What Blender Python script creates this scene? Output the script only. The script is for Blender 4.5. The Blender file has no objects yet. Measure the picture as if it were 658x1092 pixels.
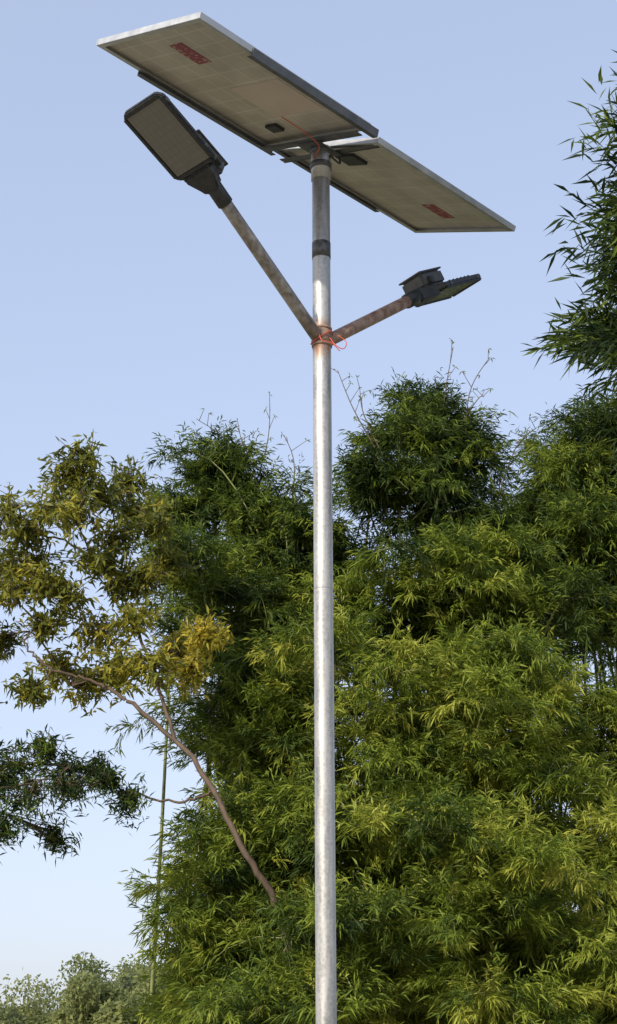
import bpy, bmesh, math
import numpy as np
from mathutils import Vector, Matrix
rng = np.random.default_rng(11)
scene = bpy.context.scene
scene.view_settings.view_transform='Standard'
scene.view_settings.look='None'
scene.view_settings.exposure=0

# ---------------- camera ----------------
cam_d = bpy.data.cameras.new("camera"); cam = bpy.data.objects.new("camera", cam_d)
scene.collection.objects.link(cam); scene.camera = cam
cam.location=(0,0,1.6); cam.rotation_euler=(math.radians(90+19.5),0,0)
cam_d.sensor_fit='VERTICAL'; cam_d.sensor_height=36; cam_d.sensor_width=36
cam_d.lens=56.04; cam_d.clip_end=5000; cam_d.clip_start=0.05

# ---------------- sky and sun ----------------
SUN_AZ = math.atan2(-0.60,-0.80); SUN_EL = math.radians(34)
w = bpy.data.worlds.new("World"); scene.world=w; w.use_nodes=True
nt=w.node_tree; nt.nodes.clear()
sky=nt.nodes.new("ShaderNodeTexSky"); sky.sky_type='NISHITA'; sky.sun_disc=False
sky.sun_elevation=SUN_EL; sky.sun_rotation=SUN_AZ
sky.air_density=1.0; sky.dust_density=2.4; sky.ozone_density=1.4; sky.altitude=0
bg=nt.nodes.new("ShaderNodeBackground"); bg.inputs[1].default_value=0.15
out=nt.nodes.new("ShaderNodeOutputWorld")
# hazy air: scattered light compresses the contrast of the clear-sky model
gm=nt.nodes.new("ShaderNodeGamma"); gm.inputs[1].default_value=0.41
ml=nt.nodes.new("ShaderNodeMix"); ml.data_type='RGBA'; ml.blend_type='MULTIPLY'; ml.inputs[0].default_value=1.0
ml.inputs[7].default_value=(3.15,3.22,3.66,1)
nt.links.new(sky.outputs[0],gm.inputs[0]); nt.links.new(gm.outputs[0],ml.inputs[6])
nt.links.new(ml.outputs[2],bg.inputs[0]); nt.links.new(bg.outputs[0],out.inputs[0])
S=Vector((math.sin(SUN_AZ)*math.cos(SUN_EL),math.cos(SUN_AZ)*math.cos(SUN_EL),math.sin(SUN_EL)))
sd=bpy.data.lights.new("sun",'SUN'); sd.energy=4.8; sd.angle=math.radians(1.0); sd.color=(1.0,0.92,0.77)
so=bpy.data.objects.new("sun",sd); scene.collection.objects.link(so)
so.rotation_euler=S.to_track_quat('Z','Y').to_euler(); so.location=(-20,-25,30)

# ---------------- material helpers ----------------
def new_mat(name):
    m=bpy.data.materials.new(name); m.use_nodes=True
    n=m.node_tree.nodes; l=m.node_tree.links
    return m,n,l,n["Principled BSDF"]
def ramp(n,stops):
    r=n.new("ShaderNodeValToRGB"); e=r.color_ramp.elements
    while len(e)<len(stops): e.new(0.5)
    for i,(p,c) in enumerate(stops):
        e[i].position=p; e[i].color=(c[0],c[1],c[2],1)
    return r
def noise_mat(name,c1,c2,scale=20,rough=(0.4,0.6),metal=0.0,stretch=(1,1,1),bump=0.0,detail=6):
    m,n,l,p=new_mat(name)
    tc=n.new("ShaderNodeTexCoord"); mp=n.new("ShaderNodeMapping"); mp.inputs[3].default_value=stretch
    l.new(tc.outputs['Object'],mp.inputs[0])
    ns=n.new("ShaderNodeTexNoise"); ns.inputs['Scale'].default_value=scale; ns.inputs['Detail'].default_value=detail
    l.new(mp.outputs[0],ns.inputs[0])
    r=ramp(n,[(0.3,c1),(0.7,c2)]); l.new(ns.outputs[0],r.inputs[0]); l.new(r.outputs[0],p.inputs['Base Color'])
    mr=n.new("ShaderNodeMapRange"); mr.inputs[1].default_value=0.3; mr.inputs[2].default_value=0.7
    mr.inputs[3].default_value=rough[0]; mr.inputs[4].default_value=rough[1]
    l.new(ns.outputs[0],mr.inputs[0]); l.new(mr.outputs[0],p.inputs['Roughness'])
    p.inputs['Metallic'].default_value=metal
    if bump>0:
        b=n.new("ShaderNodeBump"); b.inputs[0].default_value=bump; b.inputs[1].default_value=0.01
        l.new(ns.outputs[0],b.inputs[2]); l.new(b.outputs[0],p.inputs['Normal'])
    return m
def leaf_mat(name,stops,rough=0.5,trans=0.38,spec=0.2):
    m,n,l,p=new_mat(name)
    a=n.new("ShaderNodeAttribute"); a.attribute_name="tint"
    r=ramp(n,stops); l.new(a.outputs['Fac'],r.inputs[0])
    l.new(r.outputs[0],p.inputs['Base Color']); p.inputs['Roughness'].default_value=rough
    p.inputs['Specular IOR Level'].default_value=spec
    t=n.new("ShaderNodeBsdfTranslucent")
    hs=n.new("ShaderNodeHueSaturation"); hs.inputs['Value'].default_value=1.45; hs.inputs['Hue'].default_value=0.493
    l.new(r.outputs[0],hs.inputs['Color']); l.new(hs.outputs[0],t.inputs[0])
    mx=n.new("ShaderNodeMixShader"); mx.inputs[0].default_value=trans
    l.new(p.outputs[0],mx.inputs[1]); l.new(t.outputs[0],mx.inputs[2])
    l.new(mx.outputs[0],n["Material Output"].inputs[0])
    return m

# galvanised pole: spangle, vertical streaks, rust around the bracket
def pole_mat():
    m,n,l,p=new_mat("galvanised_steel")
    tc=n.new("ShaderNodeTexCoord")
    mp=n.new("ShaderNodeMapping"); mp.inputs[3].default_value=(1,1,0.12); l.new(tc.outputs['Object'],mp.inputs[0])
    n1=n.new("ShaderNodeTexNoise"); n1.inputs['Scale'].default_value=28; n1.inputs['Detail'].default_value=8; l.new(mp.outputs[0],n1.inputs[0])
    n2=n.new("ShaderNodeTexVoronoi"); n2.inputs['Scale'].default_value=55; l.new(tc.outputs['Object'],n2.inputs[0])
    mixf=n.new("ShaderNodeMath"); mixf.operation='MULTIPLY_ADD'; mixf.inputs[1].default_value=0.25
    l.new(n2.outputs['Distance'],mixf.inputs[0]); l.new(n1.outputs[0],mixf.inputs[2])
    r=ramp(n,[(0.35,(0.24,0.24,0.23)),(0.75,(0.48,0.47,0.45))]); l.new(mixf.outputs[0],r.inputs[0])
    sx=n.new("ShaderNodeSeparateXYZ"); l.new(tc.outputs['Object'],sx.inputs[0])
    d=n.new("ShaderNodeMath"); d.operation='SUBTRACT'; d.inputs[1].default_value=5.90; l.new(sx.outputs[2],d.inputs[0])
    ab=n.new("ShaderNodeMath"); ab.operation='ABSOLUTE'; l.new(d.outputs[0],ab.inputs[0])
    mr=n.new("ShaderNodeMapRange"); mr.inputs[1].default_value=0.03; mr.inputs[2].default_value=0.28; mr.inputs[3].default_value=0.8; mr.inputs[4].default_value=0.0
    l.new(ab.outputs[0],mr.inputs[0])
    n3=n.new("ShaderNodeTexNoise"); n3.inputs['Scale'].default_value=22; n3.inputs['Detail'].default_value=6; l.new(mp.outputs[0],n3.inputs[0])
    mul=n.new("ShaderNodeMath"); mul.operation='MULTIPLY'; l.new(mr.outputs[0],mul.inputs[0]); l.new(n3.outputs[0],mul.inputs[1])
    st=n.new("ShaderNodeMapRange"); st.inputs[1].default_value=0.2; st.inputs[2].default_value=0.36; l.new(mul.outputs[0],st.inputs[0])
    mx=n.new("ShaderNodeMix"); mx.data_type='RGBA'; l.new(st.outputs[0],mx.inputs[0]); l.new(r.outputs[0],mx.inputs[6]); mx.inputs[7].default_value=(0.26,0.12,0.06,1)
    l.new(mx.outputs[2],p.inputs['Base Color'])
    inv=n.new("ShaderNodeMapRange"); inv.inputs[3].default_value=0.6; inv.inputs[4].default_value=0.0; l.new(st.outputs[0],inv.inputs[0]); l.new(inv.outputs[0],p.inputs['Metallic'])
    rr=n.new("ShaderNodeMapRange"); rr.inputs[1].default_value=0.3; rr.inputs[2].default_value=0.8; rr.inputs[3].default_value=0.34; rr.inputs[4].default_value=0.54
    l.new(mixf.outputs[0],rr.inputs[0]); l.new(rr.outputs[0],p.inputs['Roughness'])
    return m
M_pole=pole_mat()
M_band=noise_mat("black_tape",(0.035,0.035,0.035),(0.12,0.12,0.12),30,(0.4,0.6))
M_arm=noise_mat("weathered_pipe",(0.15,0.125,0.11),(0.42,0.39,0.36),18,(0.4,0.6),0.4,(1,1,1),0.3)
M_rust=noise_mat("rusty_pipe",(0.15,0.065,0.04),(0.42,0.31,0.24),16,(0.6,0.85),0.1,(1,1,1),0.4)
M_black=noise_mat("dark_cast_aluminium",(0.026,0.028,0.031),(0.05,0.052,0.055),30,(0.38,0.55),0.3)
M_grey=noise_mat("grey_cast_aluminium",(0.075,0.078,0.082),(0.12,0.125,0.13),30,(0.4,0.55),0.3)
M_alu=noise_mat("anodised_aluminium",(0.42,0.43,0.44),(0.54,0.55,0.56),12,(0.4,0.55),0.6)
M_railm=noise_mat("painted_steel_rail",(0.07,0.075,0.085),(0.14,0.145,0.155),14,(0.45,0.6),0.3)
M_red=noise_mat("red_wire_plastic",(0.50,0.06,0.04),(0.60,0.12,0.07),30,(0.4,0.5))
M_wire=noise_mat("black_wire_plastic",(0.02,0.02,0.02),(0.03,0.03,0.03),30,(0.4,0.5))
M_conc=noise_mat("concrete",(0.28,0.27,0.25),(0.4,0.39,0.36),9,(0.8,0.95),0,(1,1,1),0.5)

# ---------------- mesh helpers ----------------
def mesh_obj(name,V,F,mats,parent=None,smooth=False,mi=None):
    me=bpy.data.meshes.new(name); me.from_pydata([tuple(v) for v in V],[],[tuple(f) for f in F]); me.update()
    ob=bpy.data.objects.new(name,me); scene.collection.objects.link(ob)
    for m in (mats if isinstance(mats,(list,tuple)) else [mats]): me.materials.append(m)
    if smooth: me.polygons.foreach_set('use_smooth',[True]*len(me.polygons))
    if mi is not None: me.polygons.foreach_set('material_index',mi)
    if parent: 
        ob.parent=parent; ob.matrix_parent_inverse=parent.matrix_world.inverted()
    return ob
def empty(name,loc):
    e=bpy.data.objects.new(name,None); e.location=loc; scene.collection.objects.link(e)
    e.empty_display_size=0.3; bpy.context.view_layer.update(); return e
def tubes(paths,sides=8,caps=True):
    V=[];F=[];o=0
    for pts,rad in paths:
        pts=np.asarray(pts,float); n=len(pts)
        if np.isscalar(rad): rad=np.full(n,rad)
        T=np.gradient(pts,axis=0); T/=np.linalg.norm(T,axis=1)[:,None]+1e-9
        up=np.array([0,0,1.0]) if abs(T[0,2])<0.9 else np.array([1.0,0,0])
        u=np.cross(T[0],up); u/=np.linalg.norm(u)
        ang=np.arange(sides)*2*np.pi/sides
        for i in range(n):
            u=u-T[i]*np.dot(u,T[i]); u/=np.linalg.norm(u); v=np.cross(T[i],u)
            V.append(pts[i]+rad[i]*(np.cos(ang)[:,None]*u+np.sin(ang)[:,None]*v))
        for i in range(n-1):
            a=o+i*sides;b=a+sides
            for k in range(sides):
                k2=(k+1)%sides; F.append((a+k,a+k2,b+k2,b+k))
        if caps:
            F.append(tuple(o+k for k in range(sides))[::-1]); F.append(tuple(o+(n-1)*sides+k for k in range(sides)))
        o+=n*sides
    return np.concatenate(V),F
def tube_obj(name,paths,mat,parent,sides=24,smooth=True):
    V,F=tubes(paths,sides); ob=mesh_obj(name,V,F,mat,parent,smooth)
    return ob
def box_bm(bm,c,s,mi=0,bev=0.0):
    r=bmesh.ops.create_cube(bm,size=1.0)
    for v in r['verts']: v.co=Vector((v.co.x*s[0]+c[0],v.co.y*s[1]+c[1],v.co.z*s[2]+c[2]))
    fs={f for v in r['verts'] for f in v.link_faces}
    for f in fs: f.material_index=mi
    if bev>0:
        es=list({e for v in r['verts'] for e in v.link_edges})
        bmesh.ops.bevel(bm,geom=es,offset=bev,segments=2,affect='EDGES',material=mi)
def bm_obj(name,bm,mats,M,parent):
    me=bpy.data.meshes.new(name); bm.to_mesh(me); bm.free()
    for m in mats: me.materials.append(m)
    ob=bpy.data.objects.new(name,me); scene.collection.objects.link(ob)
    ob.matrix_world=M
    if parent:
        ob.parent=parent; ob.matrix_parent_inverse=parent.matrix_world.inverted()
    return ob
def frame_matrix(X,Y,Z,o):
    return Matrix(((X[0],Y[0],Z[0],o[0]),(X[1],Y[1],Z[1],o[1]),(X[2],Y[2],Z[2],o[2]),(0,0,0,1)))

# ================= SOLAR STREET LAMP =================
B=Vector((0.101,9,0)); TOP=Vector((0.079,9,7.36))
lamp=empty("solar_street_lamp",B)
def on_pole(z): return B+(TOP-B)*(z/TOP.z)
def pole_path(z0,z1,n=2): return [on_pole(z0+(z1-z0)*i/(n-1)) for i in range(n)]
tube_obj("pole",[(pole_path(0,7.06,12),0.057)],M_pole,lamp,40)
tube_obj("pole_top_sleeve",[(pole_path(7.06,7.28),0.063)],M_pole,lamp,40)
tube_obj("pole_cap_collar",[(pole_path(7.14,7.18),0.070),(pole_path(7.25,7.29),0.072)],M_grey,lamp,40)
tube_obj("tape_band",[(pole_path(6.49,6.60),0.0595)],M_band,lamp,40)
tube_obj("weld_ring",[(pole_path(4.30,4.306),0.0576)],M_pole,lamp,40)
# base plate, footing, bolts
bm=bmesh.new(); box_bm(bm,(0,0,0.06),(0.7,0.7,0.3),0,0.02)
bm_obj("concrete_footing",bm,[M_conc],Matrix.Translation(B),lamp)
bm=bmesh.new(); box_bm(bm,(0,0,0.222),(0.34,0.34,0.02),0,0.003)
for sx in(-1,1):
    for sy in(-1,1): bmesh.ops.create_cone(bm,cap_ends=True,segments=6,radius1=0.018,radius2=0.018,depth=0.05,matrix=Matrix.Translation((sx*.13,sy*.13,.25)))
bm_obj("base_plate",bm,[M_grey],Matrix.Translation(B),lamp)
# bracket
C=on_pole(5.94)
tube_obj("arm_bracket",[(pole_path(5.875,5.89),0.064),(pole_path(5.89,5.985),0.061),(pole_path(5.985,6.0),0.064)],M_rust,lamp,32)
AZ=Vector((0.673,0.740,0)).normalized()
def arm(sign,name,mat):
    h=AZ*sign
    start=C+h*0.045+Vector((0,0,-0.01)); end=C+h*0.93+Vector((0,0,0.625))
    tube_obj(name,[([start.lerp(end,t) for t in np.linspace(0,1,6)],0.040)],mat,lamp,28)
    d=(end-start).normalized()
    return end,d,h
EL,dL,hL=arm(-1,"arm",M_arm)
ER,dR,hR=arm(1,"arm_rusty",M_rust)
# ---- luminaires ----
def lens_mat():
    m,n,l,p=new_mat("led_lens_panel")
    tc=n.new("ShaderNodeTexCoord")
    br=n.new("ShaderNodeTexBrick"); br.offset=0; br.inputs['Scale'].default_value=1.0
    br.inputs['Brick Width'].default_value=0.045; br.inputs['Row Height'].default_value=0.036; br.inputs['Mortar Size'].default_value=0.006; br.inputs['Mortar Smooth'].default_value=1.0
    br.inputs['Color1'].default_value=(0.15,0.145,0.13,1); br.inputs['Color2'].default_value=(0.14,0.135,0.125,1); br.inputs['Mortar'].default_value=(0.125,0.12,0.11,1)
    l.new(tc.outputs['Object'],br.inputs[0]); l.new(br.outputs[0],p.inputs['Base Color'])
    p.inputs['Roughness'].default_value=0.25; p.inputs['Coat Weight'].default_value=0.4
    return m
M_lens=lens_mat()
def luminaire(name,end,h,tilt,roll,off=0.0):
    X=(h*math.cos(tilt)+Vector((0,0,math.sin(tilt)))).normalized()
    Z0=(Vector((0,0,1))-X*X.z).normalized(); Y0=Z0.cross(X)
    Z=Z0*math.cos(roll)+Y0*math.sin(roll); Y=Z.cross(X)
    M=frame_matrix(X,Y,Z,end-X*(0.02+off))
    bm=bmesh.new()
    W=0.155
    out=[(0.17,-0.085),(0.22,-W),(0.69,-W),(0.725,-W+0.035),(0.725,W-0.035),(0.69,W),(0.22,W),(0.17,0.085)]
    def prism(poly,z0,z1,mi,bev=0):
        vb=[bm.verts.new((x,y,z0)) for x,y in poly]; vt=[bm.verts.new((x,y,z1)) for x,y in poly]
        fs=[bm.faces.new(vb[::-1]),bm.faces.new(vt)]
        n=len(poly)
        for i in range(n): fs.append(bm.faces.new((vb[i],vb[(i+1)%n],vt[(i+1)%n],vt[i])))
        for f in fs: f.material_index=mi
        if bev:
            es=list({e for f in fs for e in f.edges}); bmesh.ops.bevel(bm,geom=es,offset=bev,segments=2,affect='EDGES',material=mi)
    prism(out,-0.018,0.018,0,0.006)
    for (cx,cy,sx,sy) in ((0.462,-0.142,0.46,0.022),(0.462,0.142,0.46,0.022),(0.705,0,0.026,0.26),(0.22,0,0.026,0.26)):
        box_bm(bm,(cx,cy,-0.0225),(sx,sy,0.012),0,0.003)
    box_bm(bm,(0.4625,0,-0.0202),(0.455,0.255,0.004),2,0.001)
    bmn=[(0.05,-0.05),(0.17,-0.095),(0.205,-0.11),(0.205,0.11),(0.17,0.095),(0.05,0.05)]
    prism(bmn,-0.045,0.045,0,0.01)
    # gear box on the back
    box_bm(bm,(0.22,0,0.085),(0.27,0.19,0.105),1,0.018)
    box_bm(bm,(0.22,0,0.141),(0.28,0.20,0.012),1,0.004)
    box_bm(bm,(0.22,0,0.151),(0.18,0.12,0.010),0,0.003)
    for i in range(6): box_bm(bm,(0.39+i*0.05,0,0.028),(0.006,0.20,0.022),0,0)
    for sy in(-1,1): box_bm(bm,(0.16,sy*0.108,0.07),(0.05,0.022,0.05),0,0.004)
    for sx,sy in((0.65,-.147),(0.65,.147),(0.30,-.147),(0.30,.147)): box_bm(bm,(sx,sy,0.0),(0.03,0.02,0.03),1,0.002)
    o=bm_obj(name,bm,[M_black,M_grey,M_lens],M,lamp)
    return M
def socket(name,end,d):
    tube_obj(name,[([end-d*0.09,end-d*0.085,end+d*0.07,end+d*0.10],[0.044,0.050,0.050,0.040])],M_black,lamp,24)
socket("arm_socket",EL,dL); socket("arm_socket_b",ER,dR)
luminaire("lamp_head",EL,hL,math.radians(26),math.radians(-9))
luminaire("lamp_head_b",ER,hR,math.radians(29),math.radians(9))

# ---- solar panels ----
A=Vector((0.665,0.747,0)).normalized(); Bd=Vector((-0.719,0.640,0.265)); Bd=(Bd-A*Bd.dot(A)).normalized(); N=A.cross(Bd)
PO=Vector((0.083,9,7.362))
PM=frame_matrix(A,Bd,N,PO)
def back_mat():
    m,n,l,p=new_mat("panel_backsheet")
    tc=n.new("ShaderNodeTexCoord")
    br=n.new("ShaderNodeTexBrick"); br.offset=0; br.inputs['Scale'].default_value=1
    br.inputs['Brick Width'].default_value=0.155; br.inputs['Row Height'].default_value=0.152; br.inputs['Mortar Size'].default_value=0.005; br.inputs['Mortar Smooth'].default_value=0.5
    br.inputs['Color1'].default_value=(0.45,0.415,0.38,1); br.inputs['Color2'].default_value=(0.465,0.43,0.395,1); br.inputs['Mortar'].default_value=(0.59,0.55,0.51,1)
    l.new(tc.outputs['Object'],br.inputs[0])
    ns=n.new("ShaderNodeTexNoise"); ns.inputs['Scale'].default_value=3.5; ns.inputs['Detail'].default_value=5; l.new(tc.outputs['Object'],ns.inputs[0])
    mr=n.new("ShaderNodeMapRange"); mr.inputs[1].default_value=.3; mr.inputs[2].default_value=.7; mr.inputs[3].default_value=0.78; mr.inputs[4].default_value=1.14; l.new(ns.outputs[0],mr.inputs[0])
    mx=n.new("ShaderNodeMix"); mx.data_type='RGBA'; mx.blend_type='MULTIPLY'; mx.inputs[0].default_value=1
    l.new(br.outputs[0],mx.inputs[6]); l.new(mr.outputs[0],mx.inputs[7]); l.new(mx.outputs[2],p.inputs['Base Color'])
    p.inputs['Roughness'].default_value=0.3
    return m
def cell_mat():
    m,n,l,p=new_mat("solar_cells")
    tc=n.new("ShaderNodeTexCoord")
    br=n.new("ShaderNodeTexBrick"); br.offset=0; br.inputs['Scale'].default_value=1
    br.inputs['Brick Width'].default_value=0.155; br.inputs['Row Height'].default_value=0.152; br.inputs['Mortar Size'].default_value=0.003
    br.inputs['Color1'].default_value=(0.012,0.02,0.06,1); br.inputs['Color2'].default_value=(0.015,0.025,0.07,1); br.inputs['Mortar'].default_value=(0.5,0.5,0.5,1)
    l.new(tc.outputs['Object'],br.inputs[0]); l.new(br.outputs[0],p.inputs['Base Color']); p.inputs['Roughness'].default_value=0.12
    return m
def sticker_mat():
    m,n,l,p=new_mat("red_label")
    tc=n.new("ShaderNodeTexCoord")
    mp=n.new("ShaderNodeMapping"); mp.inputs[3].default_value=(70,26,1); l.new(tc.outputs['Object'],mp.inputs[0])
    ns=n.new("ShaderNodeTexNoise"); ns.inputs['Scale'].default_value=1.0; ns.inputs['Detail'].default_value=2; l.new(mp.outputs[0],ns.inputs[0])
    r=ramp(n,[(0.55,(0.24,0.03,0.06)),(0.60,(0.42,0.30,0.30))]); l.new(ns.outputs[0],r.inputs[0]); l.new(r.outputs[0],p.inputs['Base Color'])
    p.inputs['Roughness'].default_value=0.4
    return m
M_back=back_mat(); M_cell=cell_mat(); M_stk=sticker_mat()
M_paper=noise_mat("data_sheet",(0.51,0.42,0.39),(0.56,0.47,0.43),6,(0.4,0.5))
LP,WP,TH=1.51,0.93,0.04
def panel(name,cx,cz,sy,stk,rot=0.0):
    bm=bmesh.new()
    t=0.012
    box_bm(bm,(0,-WP/2+t/2,0),(LP,t,TH),0,0.0015); box_bm(bm,(0,WP/2-t/2,0),(LP,t,TH),0,0.0015)
    box_bm(bm,(-LP/2+t/2,0,0),(t,WP-2*t-0.002,TH),0,0.0015); box_bm(bm,(LP/2-t/2,0,0),(t,WP-2*t-0.002,TH),0,0.0015)
    z=-TH/2+0.0015; q=0.025
    box_bm(bm,(0,-WP/2+t+q/2,z),(LP-2*t,q,0.003),0); box_bm(bm,(0,WP/2-t-q/2,z),(LP-2*t,q,0.003),0)
    box_bm(bm,(-LP/2+t+q/2,0,z),(q,WP-2*t-2*q,0.003),0); box_bm(bm,(LP/2-t-q/2,0,z),(q,WP-2*t-2*q,0.003),0)
    box_bm(bm,(0,0,0.008),(LP-2*t-.002,WP-2*t-.002,0.006),1)
    box_bm(bm,(0,0,0.0145),(LP-2*t-.002,WP-2*t-.002,0.006),2)
    sxp,syp=stk
    box_bm(bm,(sxp,syp,0.0035),(0.25,0.11,0.002),3)
    if cx>0:
        box_bm(bm,(-(LP/2-0.25),0.0,-0.004),(0.15,0.17,0.024),4,0.004)
    else:
        box_bm(bm,(LP/2-0.2,0.2,-0.004),(0.09,0.10,0.024),4,0.004)
        box_bm(bm,(LP/2-0.52,-0.12,0.0035),(0.42,0.42,0.002),5)
    M=PM@Matrix.Translation((cx,sy,cz))@Matrix.Rotation(rot,4,'X')
    bm_obj(name,bm,[M_alu,M_back,M_cell,M_stk,M_black,M_paper],M,lamp)
    return M
panel("solar_panel",-0.795,0.010,0.0,(-0.42,-0.02))
M2=panel("solar_panel_b",0.800,-0.004,-0.01,(0.42,-0.02),math.radians(4.5))
bm=bmesh.new()
def angle(bm,x0,x1,y,side,zt,h):
    box_bm(bm,((x0+x1)/2,y,zt-h/2),(x1-x0,0.005,h),0); box_bm(bm,((x0+x1)/2,y+side*0.0205,zt-h+0.0025),(x1-x0,0.036,0.005),0)
angle(bm,-1.12,0.03,-0.470,1,0.02,0.052)
angle(bm,-1.20,0.02,0.470,-1,0.0,0.040)
bm_obj("mounting_rails",bm,[M_railm],PM,lamp)
bm=bmesh.new(); angle(bm,-0.79,0.30,0.469,-1,-0.002,0.038)
bm_obj("mounting_rails_b",bm,[M_railm],M2,lamp)
bm=bmesh.new()
for x in(-0.085,0.085): 
    box_bm(bm,(x,0,-0.0525),(0.045,0.86,0.006),0,0.001); box_bm(bm,(x+(0.0255 if x>0 else -0.0255),0,-0.050),(0.005,0.86,0.020),0,0.001)
box_bm(bm,(0,0,-0.068),(0.22,0.2,0.012),0,0.003)
bm_obj("mounting_crossbars",bm,[M_railm],PM,lamp)
# ---- wires ----
def wob(pts,n=40):
    pts=[np.array(p,float) for p in pts]; P=[pts[0]]+pts+[pts[-1]]; o=[]
    for i in range(1,len(P)-2):
        for t in np.linspace(0,1,max(3,n//len(pts)),endpoint=False):
            a,b,c,d=P[i-1],P[i],P[i+1],P[i+2]
            o.append(0.5*((2*b)+(-a+c)*t+(2*a-5*b+4*c-d)*t*t+(-a+3*b-3*c+d)*t**3))
    o.append(P[-2]); return np.array(o)
coil=[]
for i in range(30):
    a=i/30*2*math.pi*1.5; z=5.91+0.04*i/30+0.035*math.sin(a*1.3)
    coil.append(on_pole(z)+Vector((math.cos(a)*0.069,math.sin(a)*0.069,0)))
c0=on_pole(5.94)
tail=wob([c0+Vector((.05,-.06,-.03)),c0+Vector((.08,-.09,-.09)),c0+Vector((.13,-.09,-.12)),c0+Vector((.15,-.08,-.07)),c0+Vector((.1,-.075,-.02))])
tail2=wob([c0+Vector((-.06,-.05,.0)),c0+Vector((-.1,-.09,.06)),c0+Vector((-.07,-.09,.1)),c0+Vector((-.03,-.08,.02))])
tail3=wob([c0+Vector((-.02,-.07,.0)),c0+Vector((0.0,-.09,-.06)),c0+Vector((.06,-.09,-.08)),c0+Vector((.11,-.08,-.13))])
tube_obj("red_tie_wire",[(coil,0.0035),(tail,0.003),(tail2,0.003),(tail3,0.003)],M_red,lamp,6)
pw=wob([PO+A*(-.40)-Bd*.02-N*.02,PO+A*(-.25)-Bd*.10-N*.07,PO+A*(-.1)-Bd*.1-N*.10,on_pole(7.2)+Vector((-.05,-.05,0))])
tube_obj("red_panel_cable",[(pw,0.0035)],M_red,lamp,6)
pw=wob([PO+A*(.2)+Bd*.02-N*.02,PO+A*(.16)-Bd*.05-N*.10,on_pole(7.22)+Vector((.06,-.04,0))])
tube_obj("black_panel_cable",[(pw,0.007)],M_wire,lamp,6)

# ================= VEGETATION =================
def unit(a): return a/(np.linalg.norm(a,axis=-1,keepdims=True)+1e-9)
class Leaves:
    def __init__(s): s.P=[];s.D=[];s.L=[];s.W=[];s.T=[]
    def add(s,P,D,L,W,T):
        s.P.append(P);s.D.append(D);s.L.append(L);s.W.append(W);s.T.append(T)
    def build(s,name,mat,parent,droop=0.18,flat=0.6):
        P=np.concatenate(s.P);D=unit(np.concatenate(s.D));L=np.concatenate(s.L)[:,None];W=np.concatenate(s.W)[:,None];T=np.concatenate(s.T)
        n=len(P)
        R=rng.normal(size=(n,3)); R[:,2]+=flat*3
        Sd=unit(np.cross(D,R)); U=np.cross(Sd,D)
        dn=np.array([0,0,-1.0])
        v0=P; m=P+D*L*0.42
        v1=m+Sd*W*.5+U*W*0.15; v3=m-Sd*W*.5+U*W*0.15
        v2=P+D*L+dn*L*droop
        V=np.stack([v0,v1,v2,v3],1).reshape(-1,3).astype(np.float32)
        me=bpy.data.meshes.new(name); me.vertices.add(4*n); me.vertices.foreach_set('co',V.ravel())
        me.loops.add(6*n); me.polygons.add(2*n)
        b=np.arange(n)[:,None]*4
        idx=(b+np.array([[0,1,2,0,2,3]])).astype(np.int32)
        me.loops.foreach_set('vertex_index',idx.ravel())
        me.polygons.foreach_set('loop_start',np.arange(0,6*n,3,dtype=np.int32))
        at=me.attributes.new("tint",'FLOAT','POINT'); at.data.foreach_set('value',np.repeat(np.clip(T,0,1),4).astype(np.float32))
        me.update(calc_edges=True); me.materials.append(mat)
        ob=bpy.data.objects.new(name,me); scene.collection.objects.link(ob)
        if parent: ob.parent=parent; ob.matrix_parent_inverse=parent.matrix_world.inverted()
        return ob
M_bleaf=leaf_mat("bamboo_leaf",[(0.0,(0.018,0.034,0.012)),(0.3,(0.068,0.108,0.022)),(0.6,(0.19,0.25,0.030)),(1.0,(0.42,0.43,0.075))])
M_tleaf=leaf_mat("olive_leaf",[(0.0,(0.04,0.055,0.018)),(0.45,(0.16,0.18,0.032)),(0.75,(0.32,0.295,0.038)),(1.0,(0.53,0.43,0.06))],0.45,0.40)
M_fleaf=leaf_mat("distant_leaf_hazed",[(0.0,(0.09,0.11,0.06)),(0.6,(0.20,0.23,0.09)),(1.0,(0.31,0.32,0.13))],0.7,0.45,0.0)  # aerial haze painted into the leaf colour: paler, greyer greens for the far trees
M_culm=noise_mat("bamboo_culm",(0.10,0.13,0.03),(0.24,0.24,0.08),6,(0.4,0.6))
M_twig=noise_mat("twig_bark",(0.07,0.05,0.03),(0.14,0.10,0.06),20,(0.7,0.9))
M_bark=noise_mat("tree_bark",(0.05,0.034,0.020),(0.13,0.085,0.055),14,(0.7,0.9),0,(1,1,.4),0.6)

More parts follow.
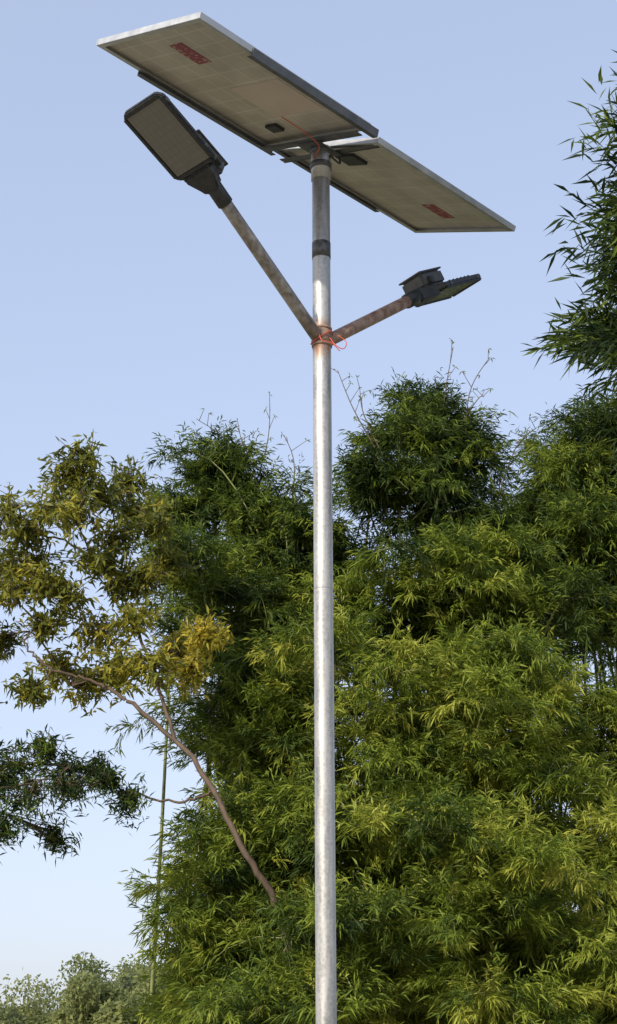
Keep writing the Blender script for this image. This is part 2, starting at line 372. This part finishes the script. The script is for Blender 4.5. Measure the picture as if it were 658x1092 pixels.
def bez(p0,p1,p2,p3,s):
    s=s[:,None]; return (1-s)**3*p0+3*(1-s)**2*s*p1+3*(1-s)*s*s*p2+s**3*p3
def culm(LV,paths,base,tip,tint,nb=23,tw=11,nl=17,Lb=0.98,s0=0.3,leafL=0.135,leafW=0.0172,r=0.033):
    base=np.array(base,float);tip=np.array(tip,float); d=tip-base; H=d[2]
    jit=rng.normal(size=3)*0.15
    p1=base+np.array([d[0]*0.12,d[1]*.12,H*0.65])+jit; p2=base+np.array([d[0]*0.62,d[1]*.62,H*1.10])
    ss=np.linspace(0,1,18); pts=bez(base,p1,p2,tip,ss)
    paths.append((pts,r*(1-ss*0.88)))
    s=s0+(1-s0)*np.sort(rng.random(nb))**0.85
    o=bez(base,p1,p2,tip,s)
    prof=Lb*(0.28+0.72*np.sin(np.pi*np.clip((s-s0)/(1-s0)*0.82+0.16,0,1)))*rng.uniform(.45,1.4,nb)
    az=rng.random(nb)*2*np.pi; el=rng.uniform(0.0,1.15,nb)
    bd=np.stack([np.cos(az)*np.cos(el),np.sin(az)*np.cos(el),np.sin(el)],1)
    btint=tint+rng.normal(size=nb)*0.14
    t=(np.arange(tw)+rng.random((nb,tw)))/tw*0.80+0.20
    tp=o[:,None]+bd[:,None]*(prof[:,None]*t)[...,None]; tp[...,2]-=prof[:,None]*0.55*t**2
    tp+=rng.normal(size=tp.shape)*0.045
    for i in range(nb):
        q=np.array([0,.35,.7,1.0]); pp=o[i]+bd[i]*(prof[i]*q)[:,None]; pp[:,2]-=prof[i]*.55*q**2
        paths.append((pp,np.array([.008,.006,.004,.002])))
    ta=rng.random((nb,tw))*2*np.pi
    td=bd[:,None]*0.8+np.stack([np.cos(ta),np.sin(ta),rng.uniform(-.9,.45,(nb,tw))],-1)*0.8
    td=unit(td)
    n=nb*tw*nl
    k=(np.arange(nl)+.5)/nl
    tl=rng.uniform(.12,.42,(nb,tw,1,1))
    base_p=tp[:,:,None]+td[:,:,None]*(k[None,None,:,None]*tl)
    base_p=base_p+rng.normal(size=base_p.shape)*0.012
    ld=td[:,:,None]*0.9+rng.normal(size=(nb,tw,nl,3))*0.5; ld[...,2]-=0.30
    # tint runs from darker green to yellower towards the ends of branches
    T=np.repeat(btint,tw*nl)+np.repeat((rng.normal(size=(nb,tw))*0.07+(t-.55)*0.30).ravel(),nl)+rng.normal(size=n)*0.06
    LV.add(base_p.reshape(-1,3),ld.reshape(-1,3),leafL*rng.uniform(.55,1.3,n),leafW*rng.uniform(.75,1.25,n),T)

def clump(center,tips,spread,extra_twigs=(),name="bamboo_clump",**kw):
    e=empty(name,(center[0],center[1],0)); LV=Leaves(); paths=[]
    for tp in tips:
        x,y,z,tint=tp[:4]; k=dict(kw); 
        if len(tp)>4: k.update(tp[4])
        b=(center[0]+rng.normal()*spread,center[1]+rng.normal()*spread*.6,0)
        culm(LV,paths,b,(x,y,z),tint,**k)
    dry=[]
    for tw in extra_twigs:
        q=wob(tw,24); dry.append((q,np.linspace(0.010,0.0045,len(q))))
        for i in range(3,len(q)-1,2):
            v=rng.normal(size=3)*.5; v[2]=abs(v[2])+.3; v=v/np.linalg.norm(v)*rng.uniform(.08,.28)
            dry.append((np.array([q[i],q[i]+v*.6,q[i]+v]),np.array([.005,.004,.0035])))
            LV.add(np.repeat((q[i]+v)[None],3,0),rng.normal(size=(3,3)),np.full(3,.07),np.full(3,.018),np.full(3,.5))
    V,F=tubes(paths,5,False); mesh_obj("culms",V,F,M_culm,e,True)
    if dry:
        V,F=tubes(dry,5,False); mesh_obj("dry_whips",V,F,M_twig,e,True)
    LV.build("foliage",M_bleaf,e)
    return e
def around(pts,n,jx,jy,jz,tint,extra=None):
    o=[]
    for (x,y,z) in pts:
        for i in range(n):
            t=(x+rng.normal()*jx,y+rng.normal()*jy,z-abs(rng.normal())*jz,tint+rng.normal()*.09)
            o.append(t+((extra,) if extra else ()))
    return o
def K(x,z,y):  # similar silhouette point carried to another depth of the grove
    k=y/20.0; return (x*k,y,1.6+(z-1.6)*k)
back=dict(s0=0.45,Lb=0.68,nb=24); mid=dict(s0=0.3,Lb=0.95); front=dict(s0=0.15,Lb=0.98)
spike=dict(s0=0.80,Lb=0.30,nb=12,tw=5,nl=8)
# right grove
tips=[]
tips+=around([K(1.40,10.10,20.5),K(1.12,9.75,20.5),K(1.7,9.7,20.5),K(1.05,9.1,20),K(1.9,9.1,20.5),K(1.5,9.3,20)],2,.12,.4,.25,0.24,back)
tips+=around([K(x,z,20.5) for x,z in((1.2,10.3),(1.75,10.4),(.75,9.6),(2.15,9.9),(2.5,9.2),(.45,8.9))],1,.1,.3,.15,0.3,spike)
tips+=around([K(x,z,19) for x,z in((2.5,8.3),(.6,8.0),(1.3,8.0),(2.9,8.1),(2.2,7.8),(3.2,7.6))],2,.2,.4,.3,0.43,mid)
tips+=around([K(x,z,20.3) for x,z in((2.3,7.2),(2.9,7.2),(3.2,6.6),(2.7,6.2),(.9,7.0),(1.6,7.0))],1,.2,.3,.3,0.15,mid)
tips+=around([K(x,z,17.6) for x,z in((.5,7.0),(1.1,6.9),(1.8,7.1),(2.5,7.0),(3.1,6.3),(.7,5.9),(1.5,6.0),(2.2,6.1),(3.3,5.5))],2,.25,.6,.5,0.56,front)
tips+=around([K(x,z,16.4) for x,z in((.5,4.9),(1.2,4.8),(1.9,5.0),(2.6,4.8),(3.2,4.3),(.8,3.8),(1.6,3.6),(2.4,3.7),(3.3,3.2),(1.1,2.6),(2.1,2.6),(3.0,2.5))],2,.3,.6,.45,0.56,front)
tw=[[(1.8,20,9.6),(1.85,20,10.3),(2.0,20,11.1)],[(2.1,20,9.4),(2.2,20,10.4),(2.5,20,10.95)],[(.9,20,9.6),(.6,20,10.2),(.4,20,10.75)],[(1.9,20,9.7),(2.3,20,10.3),(2.4,20,10.35)],[(1.0,20,9.5),(.75,20,10.1),(.7,20,10.5)],[(2.5,20,8.8),(2.8,20,9.6),(3.1,20,9.9)]]
clump((1.8,20.3),tips,.75,tw)
# centre grove
tips=[]
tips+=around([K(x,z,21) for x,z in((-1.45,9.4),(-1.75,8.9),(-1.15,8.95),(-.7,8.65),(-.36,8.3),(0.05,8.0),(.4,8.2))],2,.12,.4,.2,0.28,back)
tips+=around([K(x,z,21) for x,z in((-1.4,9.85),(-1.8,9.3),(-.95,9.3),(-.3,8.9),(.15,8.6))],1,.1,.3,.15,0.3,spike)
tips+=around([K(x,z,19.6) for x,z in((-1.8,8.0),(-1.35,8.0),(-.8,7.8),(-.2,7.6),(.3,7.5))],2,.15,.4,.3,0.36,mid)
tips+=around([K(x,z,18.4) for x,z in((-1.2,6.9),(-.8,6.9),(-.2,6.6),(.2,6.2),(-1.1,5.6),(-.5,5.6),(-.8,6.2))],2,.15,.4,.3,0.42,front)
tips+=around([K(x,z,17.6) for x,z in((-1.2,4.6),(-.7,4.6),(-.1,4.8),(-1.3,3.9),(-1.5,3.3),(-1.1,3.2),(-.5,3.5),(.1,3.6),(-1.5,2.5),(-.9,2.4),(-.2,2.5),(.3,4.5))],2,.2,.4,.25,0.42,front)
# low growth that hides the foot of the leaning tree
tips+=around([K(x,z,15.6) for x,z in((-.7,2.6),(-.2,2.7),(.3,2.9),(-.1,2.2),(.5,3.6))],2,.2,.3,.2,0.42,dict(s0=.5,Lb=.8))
tw=[[(-.9,21,8.9),(-.6,21,10.0),(-.55,21,10.6)],[(-.8,21,8.9),(-1.1,21,10.0),(-1.6,21,10.45)],[(-.3,21,8.6),(-.2,21,9.7),(-.35,21,10.2)],[(-.7,21,8.8),(-.9,21,9.9),(-1.0,21,10.3)],[(.1,21,8.4),(.15,21,9.4),(.3,21,9.9)]]
clump((-.4,20.8),tips,.6,tw)
# far right grove, extends out of the frame
tips=[]
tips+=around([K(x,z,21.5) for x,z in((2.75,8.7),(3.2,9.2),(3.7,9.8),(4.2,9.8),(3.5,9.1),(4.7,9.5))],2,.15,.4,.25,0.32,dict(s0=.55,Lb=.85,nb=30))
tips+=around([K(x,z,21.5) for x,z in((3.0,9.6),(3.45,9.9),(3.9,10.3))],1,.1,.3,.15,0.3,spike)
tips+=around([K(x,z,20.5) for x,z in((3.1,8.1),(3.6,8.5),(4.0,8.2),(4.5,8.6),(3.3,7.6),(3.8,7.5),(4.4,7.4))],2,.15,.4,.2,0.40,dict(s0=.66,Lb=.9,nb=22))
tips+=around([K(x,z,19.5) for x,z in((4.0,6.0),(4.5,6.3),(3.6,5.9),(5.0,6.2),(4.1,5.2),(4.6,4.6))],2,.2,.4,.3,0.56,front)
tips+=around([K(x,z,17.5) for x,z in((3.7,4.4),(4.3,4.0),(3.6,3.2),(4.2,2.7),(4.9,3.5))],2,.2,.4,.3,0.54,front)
clump((4.2,21.3),tips,.7)

# near bamboo at the right, only its drooping side branches reach the view
e=empty("bamboo_clump",(3.4,9.4,0)); LV=Leaves(); paths=[]
for (bx,by,tx,ty,tz) in ((3.4,9.4,2.10,9.2,7.35),(3.5,9.6,2.08,9.1,6.75),(3.4,9.7,1.98,9.6,6.15),(3.6,9.3,2.40,9.3,7.8),(3.5,9.3,2.06,9.0,5.80),(3.5,9.5,2.2,9.3,6.45),(3.6,9.5,2.25,9.4,7.05)):
    culm(LV,paths,(bx,by,0),(tx,ty,tz),0.12,nb=34,tw=8,nl=12,Lb=0.48,s0=.45,leafL=0.16,leafW=0.020,r=.03)
V,F=tubes(paths,6,False); mesh_obj("culms",V,F,M_culm,e,True); LV.build("foliage",M_bleaf,e,0.12,0.3)

# ---- leaning broad-leaved tree on the left ----
def broad_tree(name,base,limbs,clusters,mat,leafL,leafW,nros,nleaf,tint,trunk_mat,along=.30):
    e=empty(name,base); LV=Leaves(); paths=[]; skel=[]
    for pts,r0,r1 in limbs:
        q=wob(pts,40); q=q+rng.normal(size=q.shape)*0.012; paths.append((q,np.linspace(r0,r1,len(q)))); skel+=[s for s in q[3:] if s[2]>4.2]
    cl=sorted(clusters,key=lambda c:min(np.linalg.norm(np.array(c[:3])-s) for s in skel))
    for c in cl:
        cp=np.array(c[:3]); R=c[3]; tt=c[4] if len(c)>4 else tint
        D=[np.linalg.norm(cp-s)+0.6*max(0,s[2]-cp[2]) for s in skel]; s=skel[int(np.argmin(D))]
        L=np.linalg.norm(cp-s); midp=(s+cp)/2+rng.normal(size=3)*0.12*L+np.array([0,0,.08*L])
        q=wob([s,midp,cp],24); paths.append((q,np.linspace(0.009+.005*L,0.005,len(q)))); skel+=list(q[4:])
        for i in range(nros):
            v=rng.normal(size=3); v=v/np.linalg.norm(v)*R*rng.uniform(.2,1.3); v[2]*=.8
            tp=cp+v; q0=q[rng.integers(len(q)//2,len(q))]
            paths.append((np.array([q0,(q0+tp)/2+rng.normal(size=3)*.03,tp]),np.array([.005,.004,.003])))
            dd=unit(v+rng.normal(size=3)*R*.4+np.array([0,0,.05])); ld=dd*.7+rng.normal(size=(nleaf,3))*.65; ld[:,2]-=.2
            P=tp-dd*rng.uniform(0,along,(nleaf,1))+rng.normal(size=(nleaf,3))*.02
            T=np.full(nleaf,tt+rng.normal()*.15)+rng.normal(size=nleaf)*.10
            LV.add(P,ld,leafL*rng.uniform(.6,1.2,nleaf),leafW*rng.uniform(.8,1.2,nleaf),T)
    V,F=tubes(paths,8,False); mesh_obj("trunk_and_branches",V,F,trunk_mat,e,True)
    LV.build("foliage",mat,e,0.15,0.4)
limbs=[([(.25,17.2,0),(.12,17.0,1.6),(-.30,16.5,3.15),(-.64,16.4,3.75),(-1.0,16.6,4.40),(-1.42,16.9,5.0),(-2.0,17.2,5.5)],.042,.022),
       ([(-2.0,17.2,5.5),(-2.4,17.4,5.75),(-2.9,17.3,5.9),(-3.2,17.3,6.2)],.022,.011),
       ([(-1.42,16.9,5.0),(-1.75,17.2,5.9),(-2.15,17.6,6.9),(-2.4,18,7.8)],.022,.011),
       ([(-2.15,17.6,6.9),(-2.7,17.6,7.4),(-3.3,17.5,7.6)],.018,.010),
       ([(-1.0,16.6,4.40),(-1.4,16.7,4.3),(-2.2,17.0,4.55),(-2.9,17,4.7)],.016,.008)]
cl=[]
for (px,py,r,t) in ((100,525,30,.4),(135,525,26,.35),(150,560,34,.35),(60,560,34,.45),(20,580,36,.45),(40,620,38,.5),(2,620,34,.5),(90,590,34,.45),(130,600,32,.4),(170,590,26,.35),(25,655,32,.5),(4,695,24,.45),(60,650,30,.5),(85,665,30,.5),(110,700,36,.6),(150,690,32,.6),(140,650,28,.5),(190,705,30,.8),(225,710,22,.85),(70,728,26,.65),(50,762,16,.5),(100,745,26,.6),(145,738,30,.55),(175,745,26,.6),(60,690,22,.55),(-30,600,40,.45),(-40,660,40,.45),(205,740,20,.75),(120,560,30,.4),(80,540,28,.4),(125,725,24,.65),(160,640,26,.4),(110,630,26,.45),(35,590,26,.4),(185,620,24,.4)):
    cl.append(((px-329)*.0111,17.5+rng.normal()*.45,9.4-(py-420)*.0109,r*.0111,t))
broad_tree("broadleaf_tree",(.25,17.2,0),limbs,cl,M_tleaf,0.125,0.034,40,11,.5,M_bark)
# dark tree at the left edge, standing out of view
limbs=[([(-5.2,17,0),(-5.0,17,2),(-4.6,17,3.6),(-4.0,17,4.7)],.12,.04),([(-4.6,17,3.6),(-3.9,16.9,4.3),(-3.2,16.8,4.7),(-2.5,16.8,4.7)],.035,.008),([(-4.0,17,4.7),(-3.9,17,6.2),(-4.2,17,7.4)],.04,.02)]
cl=[]
for (px,py,r,t) in ((15,825,28,.15),(48,840,28,.15),(88,835,26,.17),(10,865,28,.15),(60,870,26,.15),(98,860,22,.15),(118,832,18,.15),(72,815,16,.15),(5,900,22,.15),(30,850,24,.15),(-30,850,40,.15),(-50,800,40,.15),(135,850,12,.15),(155,868,10,.15),(75,895,16,.15),(35,895,14,.15),(-60,700,50,.2),(-60,620,50,.2)):
    cl.append(((px-329)*.0108,16.9+rng.normal()*.3,9.1-(py-420)*.0106,r*.0108,t))
broad_tree("broadleaf_tree",(-5.2,17,0),limbs,cl,M_bleaf,0.11,0.020,34,14,.15,M_bark,.35)

# ---- distant trees ----
e=empty("distant_trees",(0,90,0)); LV=Leaves(); paths=[]
for i in range(70):
    y=rng.uniform(70,118); x=(-.42+.84*((i*0.618)%1.0))*y*1.05-3; H=rng.uniform(4.9,7.6)*(y/85)
    u=x/y
    if u<-.155: H*=.82
    paths.append((np.array([(x,y,0),(x+.2,y,H*.5),(x,y,H*.8)]),np.array([.25,.15,.05])))
    tt=.5+rng.normal()*.2
    for j in range(15):
        R=H*rng.uniform(.11,.20); c=np.array([x+rng.normal()*H*.24,y+rng.normal()*H*.2,H*rng.uniform(.2,.90)])
        n=520; v=unit(rng.normal(size=(n,3)))*R*rng.uniform(.45,1.0,(n,1)); 
        LV.add(c+v,v/R*.4+rng.normal(size=(n,3)),rng.uniform(.18,.36,n),rng.uniform(.10,.20,n),np.full(n,tt+rng.normal()*.14)+rng.normal(size=n)*.1)
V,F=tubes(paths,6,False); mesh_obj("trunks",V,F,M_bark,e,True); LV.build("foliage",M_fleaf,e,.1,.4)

# ================= GROUND =================
def ground_mat():
    m,n,l,p=new_mat("grassy_ground")
    tc=n.new("ShaderNodeTexCoord")
    a=n.new("ShaderNodeTexNoise"); a.inputs['Scale'].default_value=0.25; a.inputs['Detail'].default_value=8; l.new(tc.outputs['Object'],a.inputs[0])
    b=n.new("ShaderNodeTexNoise"); b.inputs['Scale'].default_value=9; b.inputs['Detail'].default_value=8; l.new(tc.outputs['Object'],b.inputs[0])
    r1=ramp(n,[(.4,(.11,.12,.05)),(.56,(.33,.28,.22))]); l.new(a.outputs[0],r1.inputs[0])
    r2=ramp(n,[(.3,(.6,.6,.6)),(.7,(1.2,1.2,1.1))]); l.new(b.outputs[0],r2.inputs[0])
    mx=n.new("ShaderNodeMix"); mx.data_type='RGBA'; mx.blend_type='MULTIPLY'; mx.inputs[0].default_value=1
    l.new(r1.outputs[0],mx.inputs[6]); l.new(r2.outputs[0],mx.inputs[7]); l.new(mx.outputs[2],p.inputs['Base Color'])
    p.inputs['Roughness'].default_value=.95
    bp=n.new("ShaderNodeBump"); bp.inputs[0].default_value=.6; bp.inputs[1].default_value=.05; l.new(b.outputs[0],bp.inputs[2]); l.new(bp.outputs[0],p.inputs['Normal'])
    return m
mesh_obj("ground",[(-2000,-2000,0),(2000,-2000,0),(2000,2000,0),(-2000,2000,0)],[(0,1,2,3)],ground_mat())
